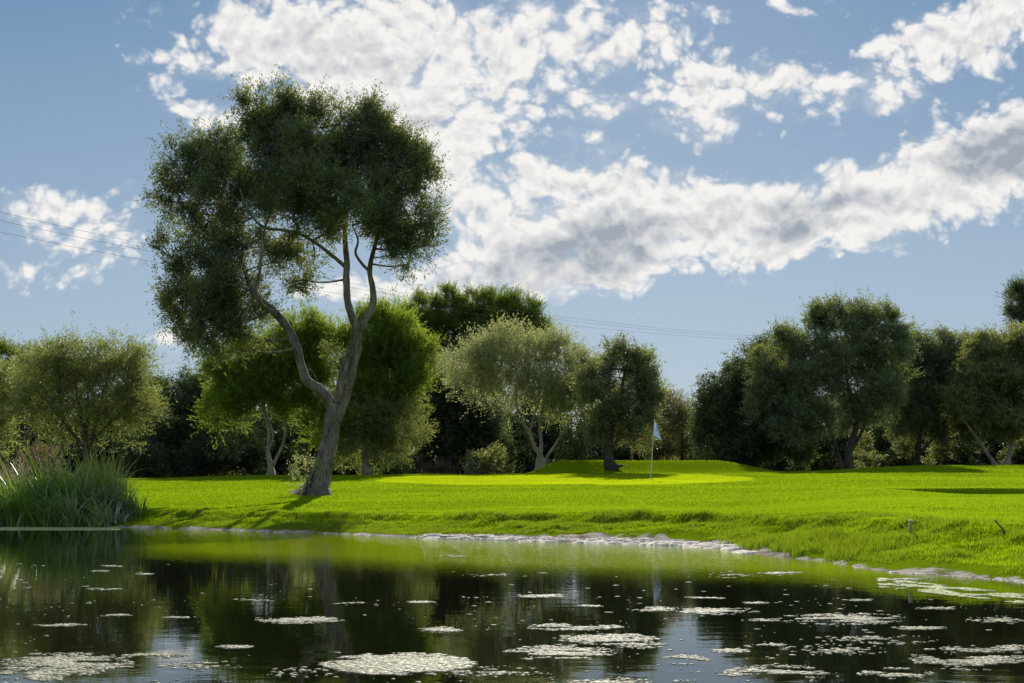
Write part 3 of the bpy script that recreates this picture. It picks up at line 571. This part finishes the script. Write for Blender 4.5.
# ------------------------------------------------------------------ pale dried mud, stones
M_stone = plain('pale_stone', (.50,.42,.35), (.80,.71,.62), 9, .85, .01)
def stones(name, label, pxs, n, smin, smax, sz, seed):
    R.seed(seed)
    u = pxs[0]+(pxs[1]-pxs[0])*R.rand(n); xs = np.interp(u, [q[0] for q in shore_px], SH[2:24, 0]); ys = np.interp(u, [q[0] for q in shore_px], SH[2:24, 1])
    x = xs+R.normal(size=n)*.05; y = ys+R.uniform(-.5, .9, n); s = shore_dist(x, y); ok = (s > smin) & (s < smax); x, y = x[ok], y[ok]; m = len(x)
    z = np.maximum(ground(x, y), .0)
    k = 7; th = np.linspace(0, 2*np.pi, k, endpoint=False)[None, :]+R.rand(m)[:, None]*6
    r = sz*(.4+R.rand(m)**2*1.6)[:, None]*(.75+.5*R.rand(m, k)); hgt = sz*(.08+.16*R.rand(m))
    asp = (.35+.4*R.rand(m))[:, None]
    bot = np.stack([x[:, None]+r*np.cos(th), y[:, None]+r*asp*np.sin(th), np.repeat(z[:, None]-.01, k, 1)], -1)
    top = np.stack([x[:, None]+r*.72*np.cos(th), y[:, None]+r*.72*asp*np.sin(th), z[:, None]+hgt[:, None]*(.8+.4*R.rand(m, k))], -1)
    V = np.concatenate([bot, top], 1).reshape(-1, 3); b = (np.arange(m)*2*k)[:, None]
    j = np.arange(k)[None, :]; j2 = (j+1) % k
    sides = np.stack([b+j, b+j2, b+k+j2, b+k+j], -1).reshape(-1, 4); cap = b+k+j
    o = mesh_np(name, V, [sides, cap], M_stone, None); return meta(o, label, 'stones', None, 'stuff')
stones('shore_stones', 'pale crusted stones and dried mud strip along the middle shore', (425, 748), 1100, -.05, .28, .085, 201)
stones('bank_stones', 'thin line of pale stones along the shore below the leaning olive', (150, 425), 420, -.03, .06, .045, 202)
stones('right_shore_stones', 'narrow line of pale stones along the near right shore', (840, 1150), 800, -.06, .04, .028, 203)

# ------------------------------------------------------------------ floating algae
M_alg = plain('floating_algae', (.20,.19,.09), (.54,.50,.35), 40, .45, .001)
M_alg2 = plain('floating_weed_green', (.20,.24,.05), (.42,.44,.16), 30, .5, .001)
def flakes(pts, size, seed=0):
    R.seed(seed+900); m = len(pts); k = 6
    th = np.linspace(0, 2*np.pi, k, endpoint=False)[None, :]+R.rand(m)[:, None]*6
    r = size[:, None]*(.55+.75*R.rand(m, k))
    el = (.9+1.5*R.rand(m))[:, None]
    tx, ty = R.normal(size=(2, m, 1))*.02
    dx = r*el*np.cos(th); dy = r*np.sin(th)
    top = np.stack([pts[:, 0:1]+dx, pts[:, 1:2]+dy, .0012+.0012*R.rand(m)[:, None]+np.abs(dx*tx+dy*ty)*.4], -1)
    bot = top.copy(); bot[..., 2] = -.003
    V = np.concatenate([bot, top], 1).reshape(-1, 3); b = (np.arange(m)*2*k)[:, None]; j = np.arange(k)[None, :]; j2 = (j+1) % k
    return V, [np.stack([b+j, b+j2, b+k+j2, b+k+j], -1).reshape(-1, 4), b+k+j]
def mat_pts(cx, cy, hw, hh, n, holes=.40, sc=1.0, seed=0):
    R.seed(seed+500); r = np.minimum(R.rand(n)**.62, np.abs(R.normal(size=n))*.9); a = R.rand(n)*2*np.pi
    px = cx+hw*r*np.cos(a); py = np.minimum(cy+hh*r*np.sin(a), 720); D = 600/(py-H0); x = (px-512)/F*D
    ok = R.rand(n) < sm(fbm(x*6, D*17, 4, seed), holes-.02, holes+.05)
    x, D = x[ok], D[ok]
    return np.stack([x, D], 1)
BIG = [ # px, py, half width, half depth, count, label
 (400,664,76,11,2600,'largest beige algae mat, oval, alone at the bottom centre-left'),
 (66,664,66,12,1500,'ragged algae patch at the bottom left below the dark tree reflections'),
 (25,676,40,9,900,'broken algae patch in the bottom left corner'),
 (845,619,72,6,900,'long algae raft in the dark reflection of the largest olive'),
 (972,658,62,13,1500,'wide broken algae raft near the right edge'),
 (775,674,54,9,1100,'algae raft at the bottom, right of the sky reflection'),
 (895,674,38,6,500,'small algae raft at the bottom between the two right-hand rafts'),
 (575,627,50,4,600,'upper algae streak left of the sky reflection'),
 (607,639,54,6,1000,'middle algae streak crossing the left side of the sky reflection'),
 (560,653,56,8,1100,'lower algae streak left of the sky reflection'),
 (685,660,24,5,350,'algae clump inside the sky reflection'),
 (717,611,42,4,450,'algae streak at the top right of the sky reflection'),
 (296,620,48,4,550,'algae streak below the reflection of the pale twin trunks'),
 (440,630,22,3,220,'small double algae streak above the largest mat'),
]
MATS = []
for k, (cx, cy, hw, hh, n, lb) in enumerate(BIG):
    P_ = mat_pts(cx, cy, hw, hh, int(n*(2.4 if k == 0 else 2.0)), .30 if k == 0 else .46, 1, k); MATS.append(P_)
D_ = MATS[0][:, 1]; V, Fl = flakes(MATS[0], (.0062*(.5+R.rand(len(D_))**2*1.5)), 0)
meta(mesh_np('algae_mat', V, Fl, M_alg, None), BIG[0][5], 'algae mat')
SMALL = [(112,566,12,1,60),(100,571,10,1,40),(144,574,10,1,40),(105,589,18,1.2,90),(58,625,26,1.5,160),(115,615,20,1.5,110),(180,618,20,1.5,100),(235,647,20,2,110),(150,655,40,3,160),
 (420,602,16,1.2,80),(452,556,18,1,70),(475,597,14,1,50),(545,596,34,1.6,220),(620,598,26,1.5,150),(590,606,16,1,50),(653,609,26,2.6,220),(703,598,22,1.4,140),(756,603,14,1.2,70),
 (765,620,20,1.4,100),(920,628,28,2,170),(730,651,20,2.6,160),(775,646,30,2.6,240),(1010,648,20,3,160),(779,573,25,1.6,160),(909,579,20,1.3,110),(969,595,18,1.2,90),(860,600,16,1,40),(660,683,40,5,200),
 (200,665,50,6,90),(840,650,50,6,160),(500,672,60,6,160),(640,645,30,4,120),(940,608,30,2,60),(350,603,20,1,30),(250,600,40,2,30),(600,683,60,6,260),(880,640,60,5,160),(300,672,40,6,60),(730,575,60,4,50),(500,575,60,3,25),(1000,620,40,4,80)]
PP = MATS[1:]+[mat_pts(*q[:4], int(q[4]*1.6), holes=.42, seed=30+i) for i, q in enumerate(SMALL)]
n = 620; R.seed(77); py = 560+125*R.rand(n)**.8; px = R.rand(n)*1100-40; D = 600/(py-H0); x = (px-512)/F*D; ok = (fbm(x*1.4, D*1.1, 3, 71) > .52) & (shore_dist(x, D) < -.3)
PP.append(np.stack([x[ok], D[ok]], 1)); P_ = np.vstack(PP)
V, Fl = flakes(P_, .0047*(.4+R.rand(len(P_))**2*1.6)*np.clip(P_[:, 1]/4, .8, 2.6), 3)
meta(mesh_np('algae_flakes', V, Fl, M_alg, None), 'loose pale algae flakes and thin streaks scattered over the pond', 'algae', None, 'stuff')
# scum along the left shore and weeds standing in the shallows at the right
R.seed(78); n = 5200; px = -120+235*R.rand(n); py = 527.0+3.2*R.rand(n); D = 600/(py-H0); x = (px-512)/F*D
V, Fl = flakes(np.stack([x, D], 1), .045*(.4+R.rand(n)), 4); meta(mesh_np('shore_scum', V, Fl, M_alg2, None), 'flat yellowish band of floating weed below the reeds at the left', 'algae', None, 'stuff')
R.seed(79); n = 9000; u = R.rand(n); px = 880+190*u; py = 578+ (px-880)*.115 + 9*R.rand(n)**1.3; D = 600/(py-H0); x = (px-512)/F*D
ok = fbm(x*7, D*7, 3, 8) > .47; x, D = x[ok], D[ok]
V, Fl = flakes(np.stack([x, D], 1), .013*(.4+R.rand(len(x))), 5); meta(mesh_np('shallow_weed', V, Fl, M_alg2, None), 'yellow-green weed lying in the shallows at the right shore', 'water weed', None, 'stuff')

# ------------------------------------------------------------------ golf flag
Df = 38.0; b = W(650.5, 480, Df); b[2] = gz(b[0], b[1]); top = W(654.5, 419, Df)
fl = empty('golf_flag', tuple(b), 'golf flag with limp pale blue flag on a slim white pole on the putting green', 'golf flag')
tb = Tubes(); tb.add([b-[0,0,.1], (b+top)/2, top], [.017,.015,.012], 10, 4, 0); tb.build('pole', plain('pole_paint', (.60,.60,.52), (.75,.75,.66), 5, .4), fl)
tb = Tubes(); tb.add([b+[0,0,-.03], b+[0,0,-.01], b+[0,0,.004]], [.054,.054,.054], 16, 2, 0); tb.build('cup', plain('cup_white', (.7,.7,.7), (.8,.8,.8), 5, .5), fl)
nu, nv = 22, 16; U, Vv = np.meshgrid(np.linspace(0, 1, nu), np.linspace(0, 1, nv))
hang = U*.30*(.35+.65*Vv)                     # limp cloth: free corner hanging low
fx = hang+.0; fy = .035*np.sin(U*13+Vv*3)*(.4+U)*1.0
fz = -(Vv*.60)-U*.26*(1-.25*Vv)+.0
FP = np.stack([top[0]+.012-.10*Vv*.33+fx*1.0, top[1]+fy, top[2]-.04+fz], -1).reshape(-1, 3)
jj = (np.arange(nv-1)[:, None]*nu+np.arange(nu-1)[None, :]).ravel()
o = mesh_np('flag', FP, np.stack([jj, jj+1, jj+nu+1, jj+nu], 1), plain('flag_cloth', (.42,.55,.80), (.72,.78,.88), 4, .8, .002, .45), fl, smooth=True)
sd = o.modifiers.new('thickness', 'SOLIDIFY'); sd.thickness = .003

# ------------------------------------------------------------------ stakes
def stake(label, p0, p1, r, mat, mat_top, lean_top=True):
    b = np.array(p0); root = empty('marker_stake', tuple(b), label, 'stake'); d = unit(np.array(p1)-b); L = np.linalg.norm(np.array(p1)-b)
    s1 = unit(np.cross(d, [0, 1, 0.1])); s2 = np.cross(d, s1)
    def prism(a, e, rr, name, m):
        V = []; 
        for t_, k in ((a, 1), (a+(e-a)*.92, 1), (e, .72)):
            for sx, sy in ((-1,-1),(1,-1),(1,1),(-1,1)): V.append(b+d*t_+s1*sx*rr*k+s2*sy*rr*k)
        q = [[i+4*j, (i+1) % 4+4*j, (i+1) % 4+4*(j+1), i+4*(j+1)] for j in range(2) for i in range(4)]+[[8,9,10,11],[3,2,1,0]]
        return mesh_np(name, V, np.array(q), m, root)
    prism(-.06, L*.86, r, 'shaft', mat); prism(L*.86+.001, L, r*1.06, 'cap', mat_top)
M_w1 = plain('stake_green_wood', (.22,.28,.10), (.34,.40,.18), 60, .8); M_w2 = plain('stake_top_white', (.7,.7,.6), (.8,.8,.7), 60, .7)
M_w3 = plain('stake_red_wood', (.28,.11,.06), (.42,.20,.11), 60, .8); M_w4 = plain('stake_red_top', (.40,.22,.15), (.5,.3,.2), 60, .8)
x, y = (910.5-512)/F*9.5, 9.5; z = gz(x, y)
stake('short upright green stake with pale top on the right bank', (x, y, z), (x+.002, y, z+.145), .013, M_w1, M_w2)
x, y = (1004-512)/F*8.9, 8.9; z = gz(x, y)
stake('thin reddish stake leaning left on the right bank', (x, y, z), (x-.095, y-.02, z+.095), .007, M_w3, M_w4)

# ------------------------------------------------------------------ power lines
M_wire = plain('wire', (.10,.095,.08), (.14,.13,.11), 3, .9)
for k, (lab, pts) in enumerate([
  ('highest of the three power lines crossing the sky', [(-400,118,36),(-150,176,41),(0,212,45),(165,248,50),(400,292,60),(430,297,61.5),(540,314,68),(650,327,80),(740,335,95),(830,341,120)]),
  ('middle one of the three power lines crossing the sky', [(-400,127,36.5),(-150,185,41.5),(0,220.5,45.5),(165,254,50.5),(400,296,60.5),(430,300,62),(540,317,68.5),(650,329.5,80.5),(740,337,95.5),(830,342.5,120.5)]),
  ('lowest of the three power lines crossing the sky', [(-400,142,36),(-150,198,41),(0,232,45),(165,264,50),(400,304,60),(430,308,61.5),(540,322,68),(650,333,80),(740,339.5,95),(830,344,120)])]):
    P = [W(*q) for q in pts]; tb = Tubes(); tb.add(P, [.0065]*len(P), 6, 8, 0)
    o = mesh_np('power_line', np.vstack(tb.V), np.vstack(tb.Q), M_wire, None, smooth=True); meta(o, lab, 'power line', 'power lines')

# ------------------------------------------------------------------ sky, clouds, sun
SUN_EL, SUN_AZ = math.radians(37), math.radians(5)
wd = bpy.data.worlds.new('World'); bpy.context.scene.world = wd; wd.use_nodes = True; t = wd.node_tree; t.nodes.clear()
out = t.nodes.new('ShaderNodeOutputWorld'); bg = t.nodes.new('ShaderNodeBackground'); t.links.new(bg.outputs[0], out.inputs[0])
sky = t.nodes.new('ShaderNodeTexSky'); sky.sky_type = 'NISHITA'; sky.sun_disc = False; sky.sun_elevation = SUN_EL; sky.sun_rotation = SUN_AZ
sky.air_density = 1.0; sky.dust_density = .6; sky.ozone_density = 2.0
SKYK = .085
tc = N(t, 'ShaderNodeTexCoord'); sp = N(t, 'ShaderNodeSeparateXYZ'); t.links.new(tc.outputs['Generated'], sp.inputs[0])
def math_(op, a, b=None, c=None, clamp=False):
    m = t.nodes.new('ShaderNodeMath'); m.operation = op; m.use_clamp = clamp
    for i, v in enumerate((a, b, c)):
        if v is None: continue
        if hasattr(v, 'links'): t.links.new(v, m.inputs[i])
        else: m.inputs[i].default_value = v
    return m.outputs[0]
ay = math_('MAXIMUM', math_('ABSOLUTE', sp.outputs['Y']), .22)
u = math_('DIVIDE', sp.outputs['X'], ay); v = math_('DIVIDE', sp.outputs['Z'], ay)
cb = t.nodes.new('ShaderNodeCombineXYZ'); t.links.new(u, cb.inputs[0]); t.links.new(v, cb.inputs[1])
UV = cb.outputs[0]
wn = N(t, 'ShaderNodeTexNoise', Scale=7, Detail=3, Roughness=.6); t.links.new(UV, wn.inputs['Vector'])
ws = N(t, 'ShaderNodeVectorMath', _operation='MULTIPLY_ADD'); ws.inputs[1].default_value = (.055, .055, 0); t.links.new(wn.outputs['Color'], ws.inputs[0])
off = N(t, 'ShaderNodeVectorMath', _operation='SUBTRACT'); off.inputs[1].default_value = (.0275, .0275, 0); t.links.new(UV, off.inputs[0]); t.links.new(off.outputs[0], ws.inputs[2])
WUV = ws.outputs[0]
sx_ = N(t, 'ShaderNodeSeparateXYZ'); t.links.new(WUV, sx_.inputs[0])
def SXs(a): return sx_.outputs[a]
CL = [ # big slanted band
 (1010,160,84,56,28,1),(930,188,90,54,18,1),(850,208,80,48,10,1),(770,222,80,48,8,1),(700,212,74,54,5,1),(630,205,84,56,-12,1),(570,235,84,56,10,1),(510,265,84,38,8,1),(430,288,80,22,6,1),(350,295,60,20,5,.9),(560,185,64,30,-10,.9),(1040,150,60,50,20,1),(490,240,50,40,20,.8),(610,268,90,30,10,1),
 # top centre mass
 (250,30,60,36,-10,.90),(320,45,80,52,-15,1),(400,40,80,60,-20,1),(470,60,66,60,-45,1),(420,115,66,54,-20,1),(380,90,80,50,0,1),(450,165,40,40,-40,.8),(250,95,40,26,10,.6),(230,60,40,24,-15,.75),(440,205,40,30,0,.7),(470,235,34,24,0,.75),
 (140,52,46,10,-14,.85),(45,22,30,7,-4,.8),(215,102,46,12,14,.72),(172,77,16,6,0,.7),(130,15,30,7,0,.5),(5,8,14,6,0,.6),
 (510,110,38,52,-50,.68),(490,160,38,36,-45,.65),(520,40,36,60,-50,.68),(565,60,40,44,-50,.6),(540,12,34,18,0,.6),(600,105,38,28,-30,.85),(575,120,24,16,0,.6),(630,30,48,26,-40,.68),(660,75,38,26,-40,.66),
 (170,105,24,8,10,.7),(225,120,30,14,0,.7),(195,38,30,12,-10,.75),(480,115,40,50,-50,.85),(500,195,30,26,0,.75),(545,150,30,14,-30,.7),(585,70,24,40,-50,.72),(640,95,20,14,0,.75),(655,125,26,10,-20,.7),(620,60,24,26,-40,.75),(680,35,26,16,-30,.7),
 # right puffs
 (800,125,24,7,0,.62),(730,40,20,8,-20,.65),(860,55,24,8,-10,.6),(925,75,26,10,0,.7),(955,120,16,8,0,.6),
 (715,85,46,44,-20,.95),(700,115,54,22,-5,.92),(775,82,42,24,-15,.88),(830,92,38,18,-18,.88),(850,80,30,18,-20,.8),(885,92,48,22,-20,.88),(905,40,46,26,-8,.95),(960,30,54,32,-15,.95),(1010,20,50,34,-10,1),(990,62,44,13,-8,.85),(690,2,54,12,0,.7),(790,4,38,10,0,.66),(640,0,34,10,0,.7),(930,115,16,6,0,.5),(795,130,16,7,0,.5),
 # left low patches
 (55,205,74,24,-5,.76),(115,225,34,32,-50,.64),(140,245,26,22,0,.62),(30,235,54,16,-5,.70),(140,183,34,10,10,.70),(85,162,40,8,-4,.7),(70,262,40,13,4,.62),(30,272,46,9,0,.6),(20,190,38,12,10,.55),(105,270,34,8,0,.5),
 (165,350,44,12,3,1),(545,306,20,6,0,.6)]
GR = [(600,245,70,34,8,1),(520,262,60,18,8,.8),(660,222,44,26,0,.7),(800,212,50,24,5,.9),(860,200,40,20,10,.8),(975,165,50,34,25,1),(1030,150,40,34,20,1),(730,230,30,20,0,.5),(400,60,60,40,0,.3),(300,50,50,30,0,.25),(740,100,40,16,-10,.4),(430,120,40,30,0,.3)]
def field(L, px, py):                     # smooth cover field sampled on a coarse grid of bearings
    r = np.zeros(np.broadcast(px, py).shape)
    for bx, by, rx_, ry_, an, wt in L:
        a = math.radians(an); dx = px-bx; dy = -(py-by)
        e = np.hypot((dx*math.cos(a)+dy*math.sin(a))/(rx_*1.35), (-dx*math.sin(a)+dy*math.cos(a))/(ry_*1.35))
        r = np.maximum(r, wt*(1-sm(e, .25, 1.0)))
    return r
UL = .56; pu = math_('PINGPONG', math_('ADD', SXs('X'), UL), 2*UL); pu = math_('MULTIPLY', pu, 1/(2*UL))
pv = math_('PINGPONG', SXs('Y'), .512)
ROW = [.128+.024*k for k in range(17)]; acc = None
for k, vv in enumerate(ROW):
    r_ = t.nodes.new('ShaderNodeValToRGB'); e = r_.color_ramp.elements
    while len(e) < 32: e.new(.5)
    for q in range(32):
        uu = q/31*2*UL-UL; X_ = np.array(512+uu*F); Y_ = np.array(H0-vv*F)
        e[q].position = q/31; e[q].color = (float(field(CL, X_, Y_)), float(field(GR, X_, Y_)), 0, 1)
    t.links.new(pu, r_.inputs[0])
    if acc is None: acc = r_.outputs[0]; continue
    w_ = N(t, 'ShaderNodeMapRange', **{'From__Min': ROW[k-1], 'From__Max': vv}); t.links.new(pv, w_.inputs[0])
    acc = mixc(t, w_.outputs[0], acc, r_.outputs[0])
sc3 = N(t, 'ShaderNodeSeparateColor'); t.links.new(acc, sc3.inputs[0]); cov = sc3.outputs[0]; gr = sc3.outputs[1]
def cn(scale, detail, rough, shift=(0,0,0), stretch=(1,1.25,1), rot=0):
    m = N(t, 'ShaderNodeMapping'); m.inputs['Location'].default_value = shift; m.inputs['Scale'].default_value = stretch; m.inputs['Rotation'].default_value = (0,0,math.radians(rot)); t.links.new(WUV, m.inputs[0])
    n = N(t, 'ShaderNodeTexNoise', Scale=scale, Detail=detail, Roughness=rough); t.links.new(m.outputs[0], n.inputs['Vector']); return n.outputs[0]
def vor(scale, shift=(0,0,0)):
    m = N(t, 'ShaderNodeMapping'); m.inputs['Location'].default_value = shift; m.inputs['Scale'].default_value = (1,1.2,1); t.links.new(WUV, m.inputs[0])
    n = N(t, 'ShaderNodeTexVoronoi', _feature='F1', Scale=scale, Detail=2, Roughness=.55); t.links.new(m.outputs[0], n.inputs['Vector']); return n.outputs['Distance']
n0 = cn(20, 10, .62); nl = cn(7.5, 3, .5, (4,2,0)); v0 = vor(42)
def height(n_, v_):
    return math_('ADD', math_('MULTIPLY_ADD', n_, 2.1, -1.05), math_('MULTIPLY_ADD', v_, -1.1, .46))
h0 = math_('ADD', height(n0, v0), math_('MULTIPLY_ADD', nl, 1.6, -.8))
thick = math_('ADD', math_('MULTIPLY_ADD', cov, 1.75, -.09), h0)
al = N(t, 'ShaderNodeMapRange', _interpolation_type='SMOOTHSTEP', **{'From__Min': -.16, 'From__Max': .70}); t.links.new(thick, al.inputs[0])
covm = N(t, 'ShaderNodeMapRange', **{'From__Min': 0.02, 'From__Max': .22}); t.links.new(cov, covm.inputs[0])
veil = N(t, 'ShaderNodeMapRange', _interpolation_type='SMOOTHSTEP', **{'From__Min': .28, 'From__Max': 1.25, 'To__Max': .55}); t.links.new(math_('ADD', cov, math_('MULTIPLY_ADD', n0, 1.6, -.8)), veil.inputs[0])
alpha = math_('MAXIMUM', math_('MULTIPLY', al.outputs[0], covm.outputs[0]), veil.outputs[0])
gn = cn(9, 5, .55, (3,1,0))
g1 = math_('ADD', math_('MULTIPLY', gr, 1.3), math_('MULTIPLY_ADD', gn, 1.6, -.85))
gmr = N(t, 'ShaderNodeMapRange', _interpolation_type='SMOOTHSTEP', **{'From__Min': .05, 'From__Max': 1.55, 'To__Max': 1.0}); t.links.new(g1, gmr.inputs[0])
# relief: the side of each puff turned from the sun is greyer
hs = height(cn(20, 5, .55, (.0, .0110, 0)), vor(42, (0, .013, 0))); hb = height(cn(20, 5, .55), v0)
rel = math_('MULTIPLY', math_('SUBTRACT', hs, hb), .55)
body = N(t, 'ShaderNodeMapRange', _interpolation_type='SMOOTHSTEP', **{'From__Min': .35, 'From__Max': 1.5, 'To__Max': .30}); t.links.new(thick, body.inputs[0])
shade = math_('ADD', math_('ADD', math_('MULTIPLY', gmr.outputs[0], .90), body.outputs[0]), rel, clamp=True)
ccol = mixc(t, shade, (.89,.87,.845), (.34,.385,.45))
# blue of the open sky: physical sky evened out, paler and greyer towards the horizon
skb = mixc(t, 1.0, sky.outputs[0], (SKYK, SKYK, SKYK), 'MULTIPLY')
ge = N(t, 'ShaderNodeMapRange', **{'From__Min': 0.0, 'From__Max': .55}); t.links.new(v, ge.inputs[0])
hor = ramp(t, ge.outputs[0], [(0, (.44,.53,.61)), (.38, (.34,.45,.57)), (1, (.12,.25,.43))])
blue = mixc(t, .82, skb, hor)
fin = mixc(t, alpha, blue, ccol)
t.links.new(fin, bg.inputs[0]); bg.inputs[1].default_value = 1.0

sl = bpy.data.lights.new('sun', 'SUN'); sl.energy = 5.0; sl.angle = math.radians(.5); sl.color = (1, .94, .84)
so = bpy.data.objects.new('sun', sl); C.objects.link(so)
dv = Vector((math.sin(SUN_AZ)*math.cos(SUN_EL), math.cos(SUN_AZ)*math.cos(SUN_EL), math.sin(SUN_EL)))
so.rotation_euler = dv.to_track_quat('Z', 'Y').to_euler(); so.location = (20, 60, 50)

# ------------------------------------------------------------------ camera
cam = bpy.data.cameras.new('camera'); co = bpy.data.objects.new('camera', cam); C.objects.link(co)
co.location = (0, 0, CH); co.rotation_euler = (math.radians(90), 0, 0)
cam.sensor_width = 36; cam.lens = 36*F/1024; cam.shift_y = (H0-341.5)/1024; cam.clip_start = .05; cam.clip_end = 2000
s = bpy.context.scene; s.camera = co
s.view_settings.view_transform = 'Standard'; s.view_settings.look = 'None'; s.view_settings.exposure = 0.05; s.view_settings.gamma = 1
s.render.resolution_x = 1024; s.render.resolution_y = 683
s.cycles.max_bounces = 8; s.cycles.transmission_bounces = 5; s.cycles.diffuse_bounces = 4
